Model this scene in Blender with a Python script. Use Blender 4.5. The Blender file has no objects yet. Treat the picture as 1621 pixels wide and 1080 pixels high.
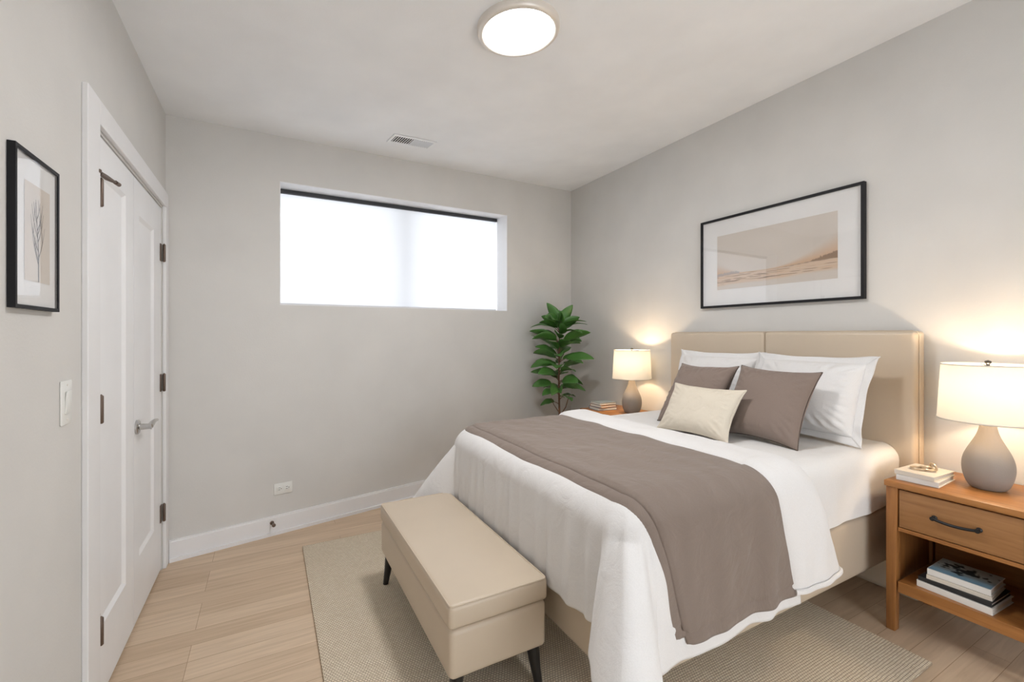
import bpy, bmesh, math, random
from mathutils import Vector, Matrix, noise

# ------------------------------------------------------------------ scene, camera, light
scene = bpy.context.scene
PI = math.pi
R_ = math.radians
random.seed(4)

cam_data = bpy.data.cameras.new('camera')
cam = bpy.data.objects.new('camera', cam_data)
scene.collection.objects.link(cam)
cam.location = (0, 0, 1.37)
cam.rotation_euler = (R_(90), 0, R_(-28.6))
cam_data.sensor_width = 36
cam_data.lens = 36 * 706 / 1621
cam_data.shift_y = -9 / 1621
cam_data.clip_start = 0.02
scene.camera = cam

scene.view_settings.view_transform = 'Standard'
scene.view_settings.look = 'None'
scene.view_settings.gamma = 1
scene.view_settings.use_curve_mapping = False
scene.view_settings.exposure = 0.0

WORLD_STRENGTH = 5.0
CEILING_LAMP = 95.0
TABLE_LAMP = 8.5
world = bpy.data.worlds.new('daylight')
scene.world = world
world.use_nodes = True
bg = world.node_tree.nodes['Background']
bg.inputs[0].default_value = (0.91, 0.955, 1.0, 1)
bg.inputs[1].default_value = WORLD_STRENGTH

# ------------------------------------------------------------------ helpers
COL = scene.collection


def tag(o, label=None, cat=None, group=None, kind=None):
    if label: o['label'] = label
    if cat: o['category'] = cat
    if group: o['group'] = group
    if kind: o['kind'] = kind
    return o


def thing(name, label, cat, loc=(0, 0, 0), rot=(0, 0, 0), group=None):
    o = bpy.data.objects.new(name, None)
    COL.objects.link(o)
    o.empty_display_size = 0.1
    o.location = loc
    o.rotation_euler = rot
    return tag(o, label, cat, group)


def obj(name, bm, mat, parent=None, smooth=True, local=False, angle=40):
    """link one mesh object; bm in world coordinates unless local (then already in the parent's frame)"""
    me = bpy.data.meshes.new(name)
    bmesh.ops.recalc_face_normals(bm, faces=bm.faces[:])
    bm.to_mesh(me)
    bm.free()
    o = bpy.data.objects.new(name, me)
    COL.objects.link(o)
    if mat: me.materials.append(mat)
    if smooth:
        for p in me.polygons: p.use_smooth = True
        try:
            me.set_sharp_from_angle(angle=R_(angle))
        except Exception:
            pass
    if parent:
        o.parent = parent
        if not local:
            off = Vector((0, 0, 0))
            p = parent
            while p:
                off += Vector(p.location)
                p = p.parent
            me.transform(Matrix.Translation(-off))
    return o


def own(o, at):
    """give a single-mesh thing its origin at its base"""
    o.data.transform(Matrix.Translation(-Vector(at)))
    o.location = at
    return o


def copy_tree(o, parent=None):
    c = o.copy()
    COL.objects.link(c)
    c.parent = parent
    for ch in list(o.children):
        copy_tree(ch, c)
    return c


def box(bm, x0, x1, y0, y1, z0, z1, bev=0.0, seg=2, xf=None):
    vs = [bm.verts.new((x, y, z)) for z in (z0, z1) for y in (y0, y1) for x in (x0, x1)]
    fs = [bm.faces.new([vs[i] for i in q]) for q in ((0, 2, 3, 1), (4, 5, 7, 6), (0, 1, 5, 4), (2, 6, 7, 3), (0, 4, 6, 2), (1, 3, 7, 5))]
    if bev:
        es = list({e for f in fs for e in f.edges})
        r = bmesh.ops.bevel(bm, geom=es, offset=bev, segments=seg, profile=0.5, affect='EDGES')
        vs = list({v for f in r['faces'] for v in f.verts} | {v for v in vs if v.is_valid})
    if xf:
        for v in vs: v.co = xf(v.co)
    return vs


def nb(*a, **k):
    bm = bmesh.new()
    if a: box(bm, *a, **k)
    return bm


def lathe(bm, prof, cx=0, cy=0, cz=0, n=40, cap=True):
    rings = []
    for r, z in prof:
        if r < 1e-6:
            rings.append([bm.verts.new((cx, cy, cz + z))])
        else:
            rings.append([bm.verts.new((cx + r * math.cos(2 * PI * i / n), cy + r * math.sin(2 * PI * i / n), cz + z)) for i in range(n)])
    for A, B in zip(rings, rings[1:]):
        for i in range(n):
            j = (i + 1) % n
            if len(A) == 1 and len(B) == 1: continue
            if len(A) == 1: bm.faces.new((A[0], B[i], B[j]))
            elif len(B) == 1: bm.faces.new((A[i], A[j], B[0]))
            else: bm.faces.new((A[i], A[j], B[j], B[i]))


def tube(bm, pts, rad, n=8, closed=False, flat=1.0):
    pts = [Vector(p) for p in pts]
    m = len(pts)
    rings = []
    up = None
    for i in range(m):
        if closed: t = (pts[(i + 1) % m] - pts[i - 1]).normalized()
        else: t = (pts[min(i + 1, m - 1)] - pts[max(i - 1, 0)]).normalized()
        if up is None:
            up = Vector((0, 0, 1)) if abs(t.z) < 0.9 else Vector((1, 0, 0))
        s = t.cross(up)
        if s.length < 1e-6: s = t.orthogonal()
        s.normalize()
        up = s.cross(t).normalized()
        r = rad[i] if isinstance(rad, (list, tuple)) else rad
        rings.append([bm.verts.new(pts[i] + s * (r * math.cos(2 * PI * k / n)) + up * (r * flat * math.sin(2 * PI * k / n))) for k in range(n)])
    rng = range(m if closed else m - 1)
    for i in rng:
        A, B = rings[i], rings[(i + 1) % m]
        for k in range(n):
            bm.faces.new((A[k], A[(k + 1) % n], B[(k + 1) % n], B[k]))
    if not closed:
        bm.faces.new(rings[0]); bm.faces.new(rings[-1])


def grid(bm, nu, nv, fn):
    vs = [[bm.verts.new(fn(i / nu, j / nv)) for j in range(nv + 1)] for i in range(nu + 1)]
    for i in range(nu):
        for j in range(nv):
            bm.faces.new((vs[i][j], vs[i + 1][j], vs[i + 1][j + 1], vs[i][j + 1]))
    return vs


def solidify(o, t, offset=-1):
    m = o.modifiers.new('thickness', 'SOLIDIFY')
    m.thickness = t
    m.offset = offset
    return m


def sm(a, b, x):
    t = min(1, max(0, (x - a) / (b - a)))
    return t * t * (3 - 2 * t)


def nz(x, y=0.0, z=0.0):
    return noise.noise(Vector((x, y, z)))


# ------------------------------------------------------------------ materials
def mat(name, col, rough=0.6, metal=0.0, spec=0.5, bump=None, **kw):
    """plain procedural material: colour with slight noise variation and optional bump=(scale, strength)"""
    m = bpy.data.materials.new(name)
    m.use_nodes = True
    nt = m.node_tree
    b = nt.nodes['Principled BSDF']
    b.inputs['Roughness'].default_value = rough
    b.inputs['Metallic'].default_value = metal
    b.inputs['Specular IOR Level'].default_value = spec
    for k, v in kw.items():
        b.inputs[k.replace('_', ' ')].default_value = v
    tc = nt.nodes.new('ShaderNodeTexCoord')
    n = nt.nodes.new('ShaderNodeTexNoise')
    n.inputs['Scale'].default_value = 3.0
    n.inputs['Detail'].default_value = 4
    nt.links.new(tc.outputs['Object'], n.inputs['Vector'])
    r = nt.nodes.new('ShaderNodeValToRGB')
    r.color_ramp.elements[0].position = 0.3
    r.color_ramp.elements[1].position = 0.7
    r.color_ramp.elements[0].color = (*[c * 0.97 for c in col], 1)
    r.color_ramp.elements[1].color = (*[min(1, c * 1.03) for c in col], 1)
    nt.links.new(n.outputs['Fac'], r.inputs['Fac'])
    nt.links.new(r.outputs['Color'], b.inputs['Base Color'])
    if bump:
        n2 = nt.nodes.new('ShaderNodeTexNoise')
        n2.inputs['Scale'].default_value = bump[0]
        n2.inputs['Detail'].default_value = 3
        nt.links.new(tc.outputs['Object'], n2.inputs['Vector'])
        bp = nt.nodes.new('ShaderNodeBump')
        bp.inputs['Strength'].default_value = bump[1]
        bp.inputs['Distance'].default_value = 0.01
        nt.links.new(n2.outputs['Fac'], bp.inputs['Height'])
        nt.links.new(bp.outputs['Normal'], b.inputs['Normal'])
    return m


def mat_floor():
    m = bpy.data.materials.new('oak_floor')
    m.use_nodes = True
    nt = m.node_tree; L = nt.links.new
    b = nt.nodes['Principled BSDF']
    b.inputs['Roughness'].default_value = 0.42
    tc = nt.nodes.new('ShaderNodeTexCoord')
    mp = nt.nodes.new('ShaderNodeMapping')
    mp.inputs['Location'].default_value = (0.3, 0.07, 0)
    L(tc.outputs['Object'], mp.inputs['Vector'])
    br = nt.nodes.new('ShaderNodeTexBrick')
    br.offset = 0.37; br.offset_frequency = 3
    br.inputs['Scale'].default_value = 1
    br.inputs['Brick Width'].default_value = 1.15
    br.inputs['Row Height'].default_value = 0.118
    br.inputs['Mortar Size'].default_value = 0.0012
    br.inputs['Mortar Smooth'].default_value = 0.3
    br.inputs['Bias'].default_value = 0.0
    br.inputs['Color1'].default_value = (0.68, 0.53, 0.385, 1)
    br.inputs['Color2'].default_value = (0.565, 0.42, 0.29, 1)
    br.inputs['Mortar'].default_value = (0.36, 0.235, 0.14, 1)
    L(mp.outputs['Vector'], br.inputs['Vector'])
    mp2 = nt.nodes.new('ShaderNodeMapping')
    mp2.inputs['Scale'].default_value = (1.4, 22, 1)
    L(tc.outputs['Object'], mp2.inputs['Vector'])
    n = nt.nodes.new('ShaderNodeTexNoise')
    n.inputs['Scale'].default_value = 2.2; n.inputs['Detail'].default_value = 6; n.inputs['Distortion'].default_value = 0.6
    L(mp2.outputs['Vector'], n.inputs['Vector'])
    r = nt.nodes.new('ShaderNodeValToRGB')
    r.color_ramp.elements[0].position = 0.25; r.color_ramp.elements[1].position = 0.75
    r.color_ramp.elements[0].color = (0.83, 0.80, 0.76, 1)
    r.color_ramp.elements[1].color = (1.07, 1.07, 1.06, 1)
    L(n.outputs['Fac'], r.inputs['Fac'])
    mx = nt.nodes.new('ShaderNodeMix'); mx.data_type = 'RGBA'; mx.blend_type = 'MULTIPLY'
    mx.inputs[0].default_value = 1
    L(br.outputs['Color'], mx.inputs[6]); L(r.outputs['Color'], mx.inputs[7])
    L(mx.outputs[2], b.inputs['Base Color'])
    bp = nt.nodes.new('ShaderNodeBump'); bp.inputs['Strength'].default_value = 0.25; bp.inputs['Distance'].default_value = 0.003; bp.invert = True
    L(br.outputs['Fac'], bp.inputs['Height']); L(bp.outputs['Normal'], b.inputs['Normal'])
    return m


def mat_wood(name, c1, c2, axis='y', rough=0.38):
    m = bpy.data.materials.new(name)
    m.use_nodes = True
    nt = m.node_tree; L = nt.links.new
    b = nt.nodes['Principled BSDF']
    b.inputs['Roughness'].default_value = rough
    tc = nt.nodes.new('ShaderNodeTexCoord')
    mp = nt.nodes.new('ShaderNodeMapping')
    s = {'x': (1.2, 16, 16), 'y': (16, 1.2, 16), 'z': (16, 16, 1.2)}[axis]
    mp.inputs['Scale'].default_value = s
    L(tc.outputs['Object'], mp.inputs['Vector'])
    n = nt.nodes.new('ShaderNodeTexNoise')
    n.inputs['Scale'].default_value = 3.2; n.inputs['Detail'].default_value = 7; n.inputs['Distortion'].default_value = 0.8
    L(mp.outputs['Vector'], n.inputs['Vector'])
    r = nt.nodes.new('ShaderNodeValToRGB')
    r.color_ramp.elements[0].position = 0.3; r.color_ramp.elements[1].position = 0.7
    r.color_ramp.elements[0].color = (*c1, 1); r.color_ramp.elements[1].color = (*c2, 1)
    L(n.outputs['Fac'], r.inputs['Fac']); L(r.outputs['Color'], b.inputs['Base Color'])
    bp = nt.nodes.new('ShaderNodeBump'); bp.inputs['Strength'].default_value = 0.06; bp.inputs['Distance'].default_value = 0.005
    L(n.outputs['Fac'], bp.inputs['Height']); L(bp.outputs['Normal'], b.inputs['Normal'])
    return m


def mat_rug():
    m = bpy.data.materials.new('woven_rug')
    m.use_nodes = True
    nt = m.node_tree; L = nt.links.new
    b = nt.nodes['Principled BSDF']
    b.inputs['Roughness'].default_value = 0.95; b.inputs['Specular IOR Level'].default_value = 0.1
    tc = nt.nodes.new('ShaderNodeTexCoord')
    nn = nt.nodes.new('ShaderNodeTexNoise'); nn.inputs['Scale'].default_value = 25; nn.inputs['Detail'].default_value = 2
    L(tc.outputs['Object'], nn.inputs['Vector'])
    wob = nt.nodes.new('ShaderNodeVectorMath'); wob.operation = 'MULTIPLY_ADD'
    wob.inputs[1].default_value = (0.006, 0.006, 0)
    L(nn.outputs['Color'], wob.inputs[0]); L(tc.outputs['Object'], wob.inputs[2])
    br = nt.nodes.new('ShaderNodeTexBrick')
    br.offset = 0.5; br.offset_frequency = 2
    br.inputs['Scale'].default_value = 1
    br.inputs['Brick Width'].default_value = 0.0125
    br.inputs['Row Height'].default_value = 0.0105
    br.inputs['Mortar Size'].default_value = 0.0021
    br.inputs['Mortar Smooth'].default_value = 0.9
    br.inputs['Color1'].default_value = (0.88, 0.78, 0.62, 1)
    br.inputs['Color2'].default_value = (0.80, 0.69, 0.53, 1)
    br.inputs['Mortar'].default_value = (0.42, 0.34, 0.25, 1)
    L(wob.outputs[0], br.inputs['Vector'])
    L(br.outputs['Color'], b.inputs['Base Color'])
    bp = nt.nodes.new('ShaderNodeBump'); bp.inputs['Strength'].default_value = 0.7; bp.inputs['Distance'].default_value = 0.004; bp.invert = True
    L(br.outputs['Fac'], bp.inputs['Height']); L(bp.outputs['Normal'], b.inputs['Normal'])
    return m


def mat_fabric(name, col, scale=260, strength=0.25, rough=0.9, wr=0.0, sheen=0.0):
    """cloth: fine weave bump plus soft wrinkles"""
    m = bpy.data.materials.new(name)
    m.use_nodes = True
    nt = m.node_tree; L = nt.links.new
    b = nt.nodes['Principled BSDF']
    b.inputs['Roughness'].default_value = rough; b.inputs['Specular IOR Level'].default_value = 0.2
    b.inputs['Sheen Weight'].default_value = sheen
    tc = nt.nodes.new('ShaderNodeTexCoord')
    v = nt.nodes.new('ShaderNodeTexNoise'); v.inputs['Scale'].default_value = scale; v.inputs['Detail'].default_value = 2
    L(tc.outputs['Object'], v.inputs['Vector'])
    w = nt.nodes.new('ShaderNodeTexNoise'); w.inputs['Scale'].default_value = 9; w.inputs['Detail'].default_value = 3; w.inputs['Distortion'].default_value = 1.2
    L(tc.outputs['Object'], w.inputs['Vector'])
    bp = nt.nodes.new('ShaderNodeBump'); bp.inputs['Strength'].default_value = strength; bp.inputs['Distance'].default_value = 0.002
    L(v.outputs['Fac'], bp.inputs['Height'])
    bp2 = nt.nodes.new('ShaderNodeBump'); bp2.inputs['Strength'].default_value = wr; bp2.inputs['Distance'].default_value = 0.02
    L(w.outputs['Fac'], bp2.inputs['Height']); L(bp.outputs['Normal'], bp2.inputs['Normal'])
    L(bp2.outputs['Normal'], b.inputs['Normal'])
    r = nt.nodes.new('ShaderNodeValToRGB')
    r.color_ramp.elements[0].color = (*[c * 0.94 for c in col], 1); r.color_ramp.elements[1].color = (*[min(1, c * 1.05) for c in col], 1)
    L(v.outputs['Fac'], r.inputs['Fac']); L(r.outputs['Color'], b.inputs['Base Color'])
    return m


def mat_emit(name, col, s):
    m = bpy.data.materials.new(name)
    m.use_nodes = True
    b = m.node_tree.nodes['Principled BSDF']
    b.inputs['Base Color'].default_value = (*col, 1)
    b.inputs['Emission Color'].default_value = (*col, 1)
    b.inputs['Emission Strength'].default_value = s
    return m


def mat_translucent(name, col, fac, trans=None):
    m = bpy.data.materials.new(name)
    m.use_nodes = True
    nt = m.node_tree; L = nt.links.new
    nt.nodes.remove(nt.nodes['Principled BSDF'])
    out = nt.nodes['Material Output']
    tc = nt.nodes.new('ShaderNodeTexCoord')
    n = nt.nodes.new('ShaderNodeTexNoise'); n.inputs['Scale'].default_value = 300
    L(tc.outputs['Object'], n.inputs['Vector'])
    bp = nt.nodes.new('ShaderNodeBump'); bp.inputs['Strength'].default_value = 0.1; bp.inputs['Distance'].default_value = 0.001
    L(n.outputs['Fac'], bp.inputs['Height'])
    d = nt.nodes.new('ShaderNodeBsdfDiffuse'); d.inputs[0].default_value = (*col, 1)
    t = nt.nodes.new('ShaderNodeBsdfTranslucent'); t.inputs[0].default_value = (*(trans or col), 1)
    L(bp.outputs['Normal'], d.inputs['Normal'])
    mx = nt.nodes.new('ShaderNodeMixShader'); mx.inputs[0].default_value = fac
    L(d.outputs[0], mx.inputs[1]); L(t.outputs[0], mx.inputs[2]); L(mx.outputs[0], out.inputs[0])
    return m


def mat_glass(name, ior=1.5):
    m = bpy.data.materials.new(name)
    m.use_nodes = True
    nt = m.node_tree; L = nt.links.new
    nt.nodes.remove(nt.nodes['Principled BSDF'])
    out = nt.nodes['Material Output']
    fr = nt.nodes.new('ShaderNodeFresnel'); fr.inputs['IOR'].default_value = ior
    t = nt.nodes.new('ShaderNodeBsdfTransparent')
    g = nt.nodes.new('ShaderNodeBsdfGlossy'); g.inputs['Roughness'].default_value = 0.01
    mx = nt.nodes.new('ShaderNodeMixShader')
    ge = nt.nodes.new('ShaderNodeNewGeometry')
    sb = nt.nodes.new('ShaderNodeMath'); sb.operation = 'SUBTRACT'; sb.inputs[0].default_value = 1.0
    ml = nt.nodes.new('ShaderNodeMath'); ml.operation = 'MULTIPLY'
    L(ge.outputs['Backfacing'], sb.inputs[1]); L(fr.outputs[0], ml.inputs[0]); L(sb.outputs[0], ml.inputs[1])
    L(ml.outputs[0], mx.inputs[0]); L(t.outputs[0], mx.inputs[1]); L(g.outputs[0], mx.inputs[2])
    L(mx.outputs[0], out.inputs[0])
    return m


def mat_vcol(name, rough=0.8):
    m = bpy.data.materials.new(name)
    m.use_nodes = True
    nt = m.node_tree
    b = nt.nodes['Principled BSDF']
    b.inputs['Roughness'].default_value = rough
    a = nt.nodes.new('ShaderNodeAttribute'); a.attribute_name = 'paint'
    nt.links.new(a.outputs['Color'], b.inputs['Base Color'])
    return m


def paint(o, fn):
    at = o.data.color_attributes.new('paint', 'FLOAT_COLOR', 'POINT')
    for i, v in enumerate(o.data.vertices):
        at.data[i].color = (*fn(v.co), 1)


M = {}
M['wall'] = mat('greige_wall_paint', (0.67, 0.655, 0.63), 0.85, spec=0.2, bump=(120, 0.05))
M['ceil'] = mat('white_ceiling_paint', (0.90, 0.91, 0.92), 0.9, spec=0.2, bump=(150, 0.04))
M['trim'] = mat('white_trim_paint', (0.82, 0.815, 0.82), 0.45)
M['door'] = mat('white_door_paint', (0.86, 0.86, 0.87), 0.4)
M['floor'] = mat_floor()
M['rug'] = mat_rug()
M['leather'] = mat('beige_leather', (0.60, 0.50, 0.385), 0.36, spec=0.4, bump=(500, 0.05))
M['white_cloth'] = mat_fabric('white_cotton', (0.79, 0.775, 0.765), wr=0.25)
M['sheet'] = mat_fabric('white_sheet', (0.80, 0.785, 0.77), wr=0.16)
M['taupe'] = mat_fabric('taupe_throw', (0.235, 0.185, 0.155), wr=0.4, sheen=0.2)
M['taupe_cushion'] = mat_fabric('taupe_cushion', (0.25, 0.192, 0.162), wr=0.3, sheen=0.2)
M['cream_cushion'] = mat_fabric('cream_cushion', (0.72, 0.65, 0.54), wr=0.3)
M['taupe_cord'] = mat('dark_taupe_cord', (0.10, 0.075, 0.06), 0.9)
M['black_leg'] = mat('black_lacquer', (0.012, 0.011, 0.011), 0.35)
M['black_frame'] = mat('black_frame', (0.012, 0.012, 0.014), 0.55, spec=0.25)
M['black_metal'] = mat('black_metal', (0.015, 0.015, 0.016), 0.4, metal=0.3)
M['wood_y'] = mat_wood('cherry_wood', (0.28, 0.112, 0.03), (0.40, 0.175, 0.05), 'y')
M['wood_z'] = mat_wood('cherry_wood_upright', (0.25, 0.10, 0.028), (0.36, 0.155, 0.046), 'z')
M['wood_drawer'] = mat_wood('oak_drawer_front', (0.27, 0.125, 0.045), (0.37, 0.185, 0.07), 'y')
M['ceramic'] = mat('grey_stoneware', (0.30, 0.265, 0.235), 0.6, bump=(220, 0.1))
M['shade'] = mat_translucent('linen_shade', (0.82, 0.78, 0.71), 0.27, (0.42, 0.42, 0.40))
M['blind'] = mat_translucent('white_blind_fabric', (0.88, 0.88, 0.90), 0.6, (0.375, 0.38, 0.395))
M['glass'] = mat_glass('clear_glass')
M['picture_glass'] = mat_glass('picture_glass', 1.95)
M['bulb'] = mat_emit('bulb_glass', (1.0, 0.8, 0.55), 8)
_nt = M['bulb'].node_tree
_tr = _nt.nodes.new('ShaderNodeBsdfTransparent'); _mx = _nt.nodes.new('ShaderNodeMixShader'); _mx.inputs[0].default_value = 0.25
_nt.links.new(_tr.outputs[0], _mx.inputs[1]); _nt.links.new(_nt.nodes['Principled BSDF'].outputs[0], _mx.inputs[2])
_nt.links.new(_mx.outputs[0], _nt.nodes['Material Output'].inputs[0])
M['diffuser'] = mat_emit('lamp_diffuser', (1.0, 0.995, 1.0), CEILING_LAMP)
M['nickel'] = mat('brushed_nickel', (0.78, 0.73, 0.67), 0.4, metal=0.3)
M['chrome'] = mat('polished_nickel', (0.55, 0.54, 0.53), 0.2, metal=1.0)
M['bronze'] = mat('aged_bronze', (0.17, 0.125, 0.10), 0.45, metal=0.7)
M['plastic'] = mat('white_plastic', (0.80, 0.80, 0.77), 0.4)
M['dark'] = mat('dark_slot', (0.02, 0.02, 0.022), 0.7)
M['charcoal'] = mat('charcoal_rail', (0.035, 0.037, 0.042), 0.5)
M['window_frame'] = mat('white_window_frame', (0.75, 0.75, 0.76), 0.4)
M['mat_board'] = mat('white_mat_board', (0.80, 0.79, 0.78), 0.9)
M['art_paper'] = mat('beige_art_paper', (0.66, 0.59, 0.52), 0.9)
M['ink'] = mat('dark_ink', (0.10, 0.07, 0.055), 0.9)
M['paint'] = mat_vcol('painted_art')
M['leaf'] = mat('green_leaf', (0.065, 0.18, 0.034), 0.4, spec=0.5, bump=(30, 0.1))
M['stem'] = mat('brown_stem', (0.16, 0.085, 0.05), 0.8, bump=(60, 0.4))
M['pot'] = mat('brown_pot', (0.24, 0.15, 0.10), 0.7)
M['soil'] = mat('dark_soil', (0.045, 0.03, 0.02), 0.95, bump=(60, 1.0))
M['paper'] = mat('book_pages', (0.74, 0.70, 0.62), 0.9)
M['cover_white'] = mat('white_book_cover', (0.75, 0.73, 0.70), 0.5)
M['cover_cream'] = mat('cream_book_cover', (0.66, 0.60, 0.52), 0.5)
M['cover_black'] = mat('black_book_cover', (0.02, 0.02, 0.022), 0.5)
M['cover_blue'] = mat('blue_book_cover', (0.10, 0.17, 0.26), 0.5)
M['cover_slate'] = mat('slate_book_cover', (0.20, 0.24, 0.27), 0.5)
M['cover_orange'] = mat('orange_brown_book_cover', (0.42, 0.18, 0.07), 0.5)
M['ring'] = mat('pale_brass', (0.62, 0.50, 0.36), 0.3, metal=0.6)

# ------------------------------------------------------------------ room shell
XL, XR = -0.547, 3.0          # left and right wall faces
CL0, CSL = 2.703, 0.0832      # ceiling height at the left wall and its slope towards the right
YN = -1.6                     # how far the room runs behind the camera


def ceil_z(x): return CL0 + (x - XL) * CSL


# back wall frame: origin in the left corner, E along the wall, N outwards
BO = Vector((XL, 3.361, 0)); E = Vector((3.547, 0.746, 0)).normalized(); N = Vector((-E.y, E.x, 0)); BLEN = 3.6246


def bw(s, d, z): return BO + E * s + N * d + Vector((0, 0, z))


def s_of(x): return (x - XL) / E.x


def struct(o): return tag(o, kind='structure')


bm = nb(XL - 0.2, XR + 0.2, YN, 4.5, -0.1, 0.0)
struct(obj('floor', bm, M['floor'], smooth=False))

bm = bmesh.new()
box(bm, XL - 0.2, XR + 0.2, YN, 4.6, 0, 0.12, xf=lambda c: Vector((c.x, c.y, c.z + ceil_z(c.x))))
struct(obj('ceiling', bm, M['ceil'], smooth=False))

struct(obj('wall_right', nb(XR, XR + 0.2, YN, 4.45, 0, 3.0 + 0.02), M['wall'], smooth=False))

# wall behind the camera; unseen doorway added and placed to let in fill light
bm = bmesh.new()
box(bm, XL - 0.2, 0.55, YN - 0.12, YN, 0, 3.02)
box(bm, 2.05, XR + 0.2, YN - 0.12, YN, 0, 3.02)
box(bm, 0.55, 2.05, YN - 0.12, YN, 2.25, 3.02)
struct(obj('wall_front', bm, M['wall'], smooth=False))

# left wall with a shallow opening for the pair of doors
DY0, DY1, DTOP = 2.12, 3.262, 2.115
bm = bmesh.new()
box(bm, XL - 0.2, XL, YN, DY0, 0, CL0 + 0.01)
box(bm, XL - 0.2, XL, DY1, 3.6, 0, CL0 + 0.01)
box(bm, XL - 0.2, XL, DY0, DY1, DTOP, CL0 + 0.01)
box(bm, XL - 0.2, XL - 0.05, DY0, DY1, 0, DTOP)
struct(obj('wall_left', bm, M['wall'], smooth=False))

# back wall with the window opening (the ceiling line and the window head rise together)
WS0, WS1 = s_of(0.067), s_of(2.08)
WB0, WB1, WT0, WT1 = 1.581, 1.609, 2.440, 2.563
WD = 0.20


def wb(s): return WB0 + (WB1 - WB0) * (s - WS0) / (WS1 - WS0)
def wt(s): return WT0 + (WT1 - WT0) * (s - WS0) / (WS1 - WS0)


def wslab(bm, s0, s1, d0, d1, zlo, zhi):
    """slab on the back wall between two heights that may follow the slope"""
    v = []
    for d in (d0, d1):
        for s in (s0, s1):
            v.append(bm.verts.new(bw(s, d, zlo(s)))); v.append(bm.verts.new(bw(s, d, zhi(s))))
    for q in ((0, 1, 3, 2), (4, 6, 7, 5), (0, 4, 5, 1), (2, 3, 7, 6), (1, 5, 7, 3), (0, 2, 6, 4)):
        bm.faces.new([v[i] for i in q])


bm = bmesh.new()
top_ = lambda s: ceil_z(XL + s * E.x) + 0.03
wslab(bm, -0.1, WS0, 0, WD, lambda s: 0, top_)
wslab(bm, WS1, BLEN + 0.1, 0, WD, lambda s: 0, top_)
wslab(bm, WS0, WS1, 0, WD, lambda s: 0, wb)
wslab(bm, WS0, WS1, 0, WD, wt, top_)
struct(obj('wall_back', bm, M['wall'], smooth=False))

# white reveal lining inside the opening
bm = bmesh.new()
k = 0.004
wslab(bm, WS0, WS1, 0.001, WD, lambda s: wt(s) - k, lambda s: wt(s) + 0.001)
wslab(bm, WS0, WS1, 0.001, WD, lambda s: wb(s) - 0.001, lambda s: wb(s) + k)
wslab(bm, WS0 - 0.001, WS0 + k, 0.001, WD, lambda s: wb(s), lambda s: wt(s))
wslab(bm, WS1 - k, WS1 + 0.001, 0.001, WD, lambda s: wb(s), lambda s: wt(s))
struct(obj('trim_3', bm, M['trim'], smooth=False))

# outer half of the wall: a wider splayed opening holds the window
SP = 0.20
bm = bmesh.new()
wslab(bm, -0.1, WS0 - SP, WD, 0.42, lambda s: 0, top_)
wslab(bm, WS1 + SP, BLEN + 0.1, WD, 0.42, lambda s: 0, top_)
wslab(bm, WS0 - SP, WS1 + SP, WD, 0.42, lambda s: 0, lambda s: wb(s) - SP)
wslab(bm, WS0 - SP, WS1 + SP, WD, 0.42, lambda s: wt(s) + SP, lambda s: top_(s) + 0.25)
struct(obj('trim_4', bm, M['trim'], smooth=False))

# window: frame with a mullion, two panes
win = thing('window_1', None, None, bw(WS0, 0.36, 1.4)); struct(win)
bm = bmesh.new()
fw = 0.05
i0, i1 = WS0 - SP + 0.003, WS1 + SP - 0.003
zb_ = lambda s: wb(s) - SP + 0.003
zt_ = lambda s: wt(s) + SP - 0.003
wslab(bm, i0, i1, 0.33, 0.38, lambda s: zt_(s) - fw, zt_)
wslab(bm, i0, i1, 0.33, 0.38, zb_, lambda s: zb_(s) + fw)
wslab(bm, i0, i0 + fw, 0.33, 0.38, zb_, zt_)
wslab(bm, i1 - fw, i1, 0.33, 0.38, zb_, zt_)
obj('window_frame', bm, M['window_frame'], win, smooth=False)
SM = s_of(1.085)
bm = bmesh.new()
wslab(bm, SM - 0.05, SM + 0.05, 0.28, 0.38, lambda s: zb_(s) + fw, lambda s: zt_(s) - fw)
obj('mullion', bm, M['window_frame'], win, smooth=False)
for a, b in ((i0 + fw, SM - 0.05), (SM + 0.05, i1 - fw)):
    bm = bmesh.new()
    wslab(bm, a, b, 0.352, 0.356, lambda s: zb_(s) + fw, lambda s: zt_(s) - fw)
    obj('pane', bm, M['glass'], win, smooth=False)

# baseboards
bm = bmesh.new()
wslab(bm, 0.016, BLEN - 0.016, -0.016, 0, lambda s: 0, lambda s: 0.118)
wslab(bm, 0.016, BLEN - 0.016, -0.012, 0, lambda s: 0.118, lambda s: 0.128)
wslab(bm, 0.016, BLEN - 0.016, -0.028, -0.014, lambda s: 0, lambda s: 0.022)
struct(obj('baseboard_back', bm, M['trim'], smooth=False))
bm = nb(XL, XL + 0.016, YN, 1.985, 0, 0.125, bev=0.003)
struct(obj('baseboard_left', bm, M['trim'], smooth=False))

# door casing
bm = bmesh.new()
box(bm, XL, XL + 0.018, 1.985, DY0 - 0.012, 0, 2.215, bev=0.003)
struct(obj('trim_1', bm, M['trim'], smooth=False))
bm = bmesh.new()
box(bm, XL, XL + 0.018, DY0 - 0.012, 3.345, DTOP + 0.012, 2.215, bev=0.003)
box(bm, XL, XL + 0.018, DY1 + 0.012, 3.345, 0, DTOP + 0.012, bev=0.003)
struct(obj('trim_2', bm, M['trim'], smooth=False))


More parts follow.
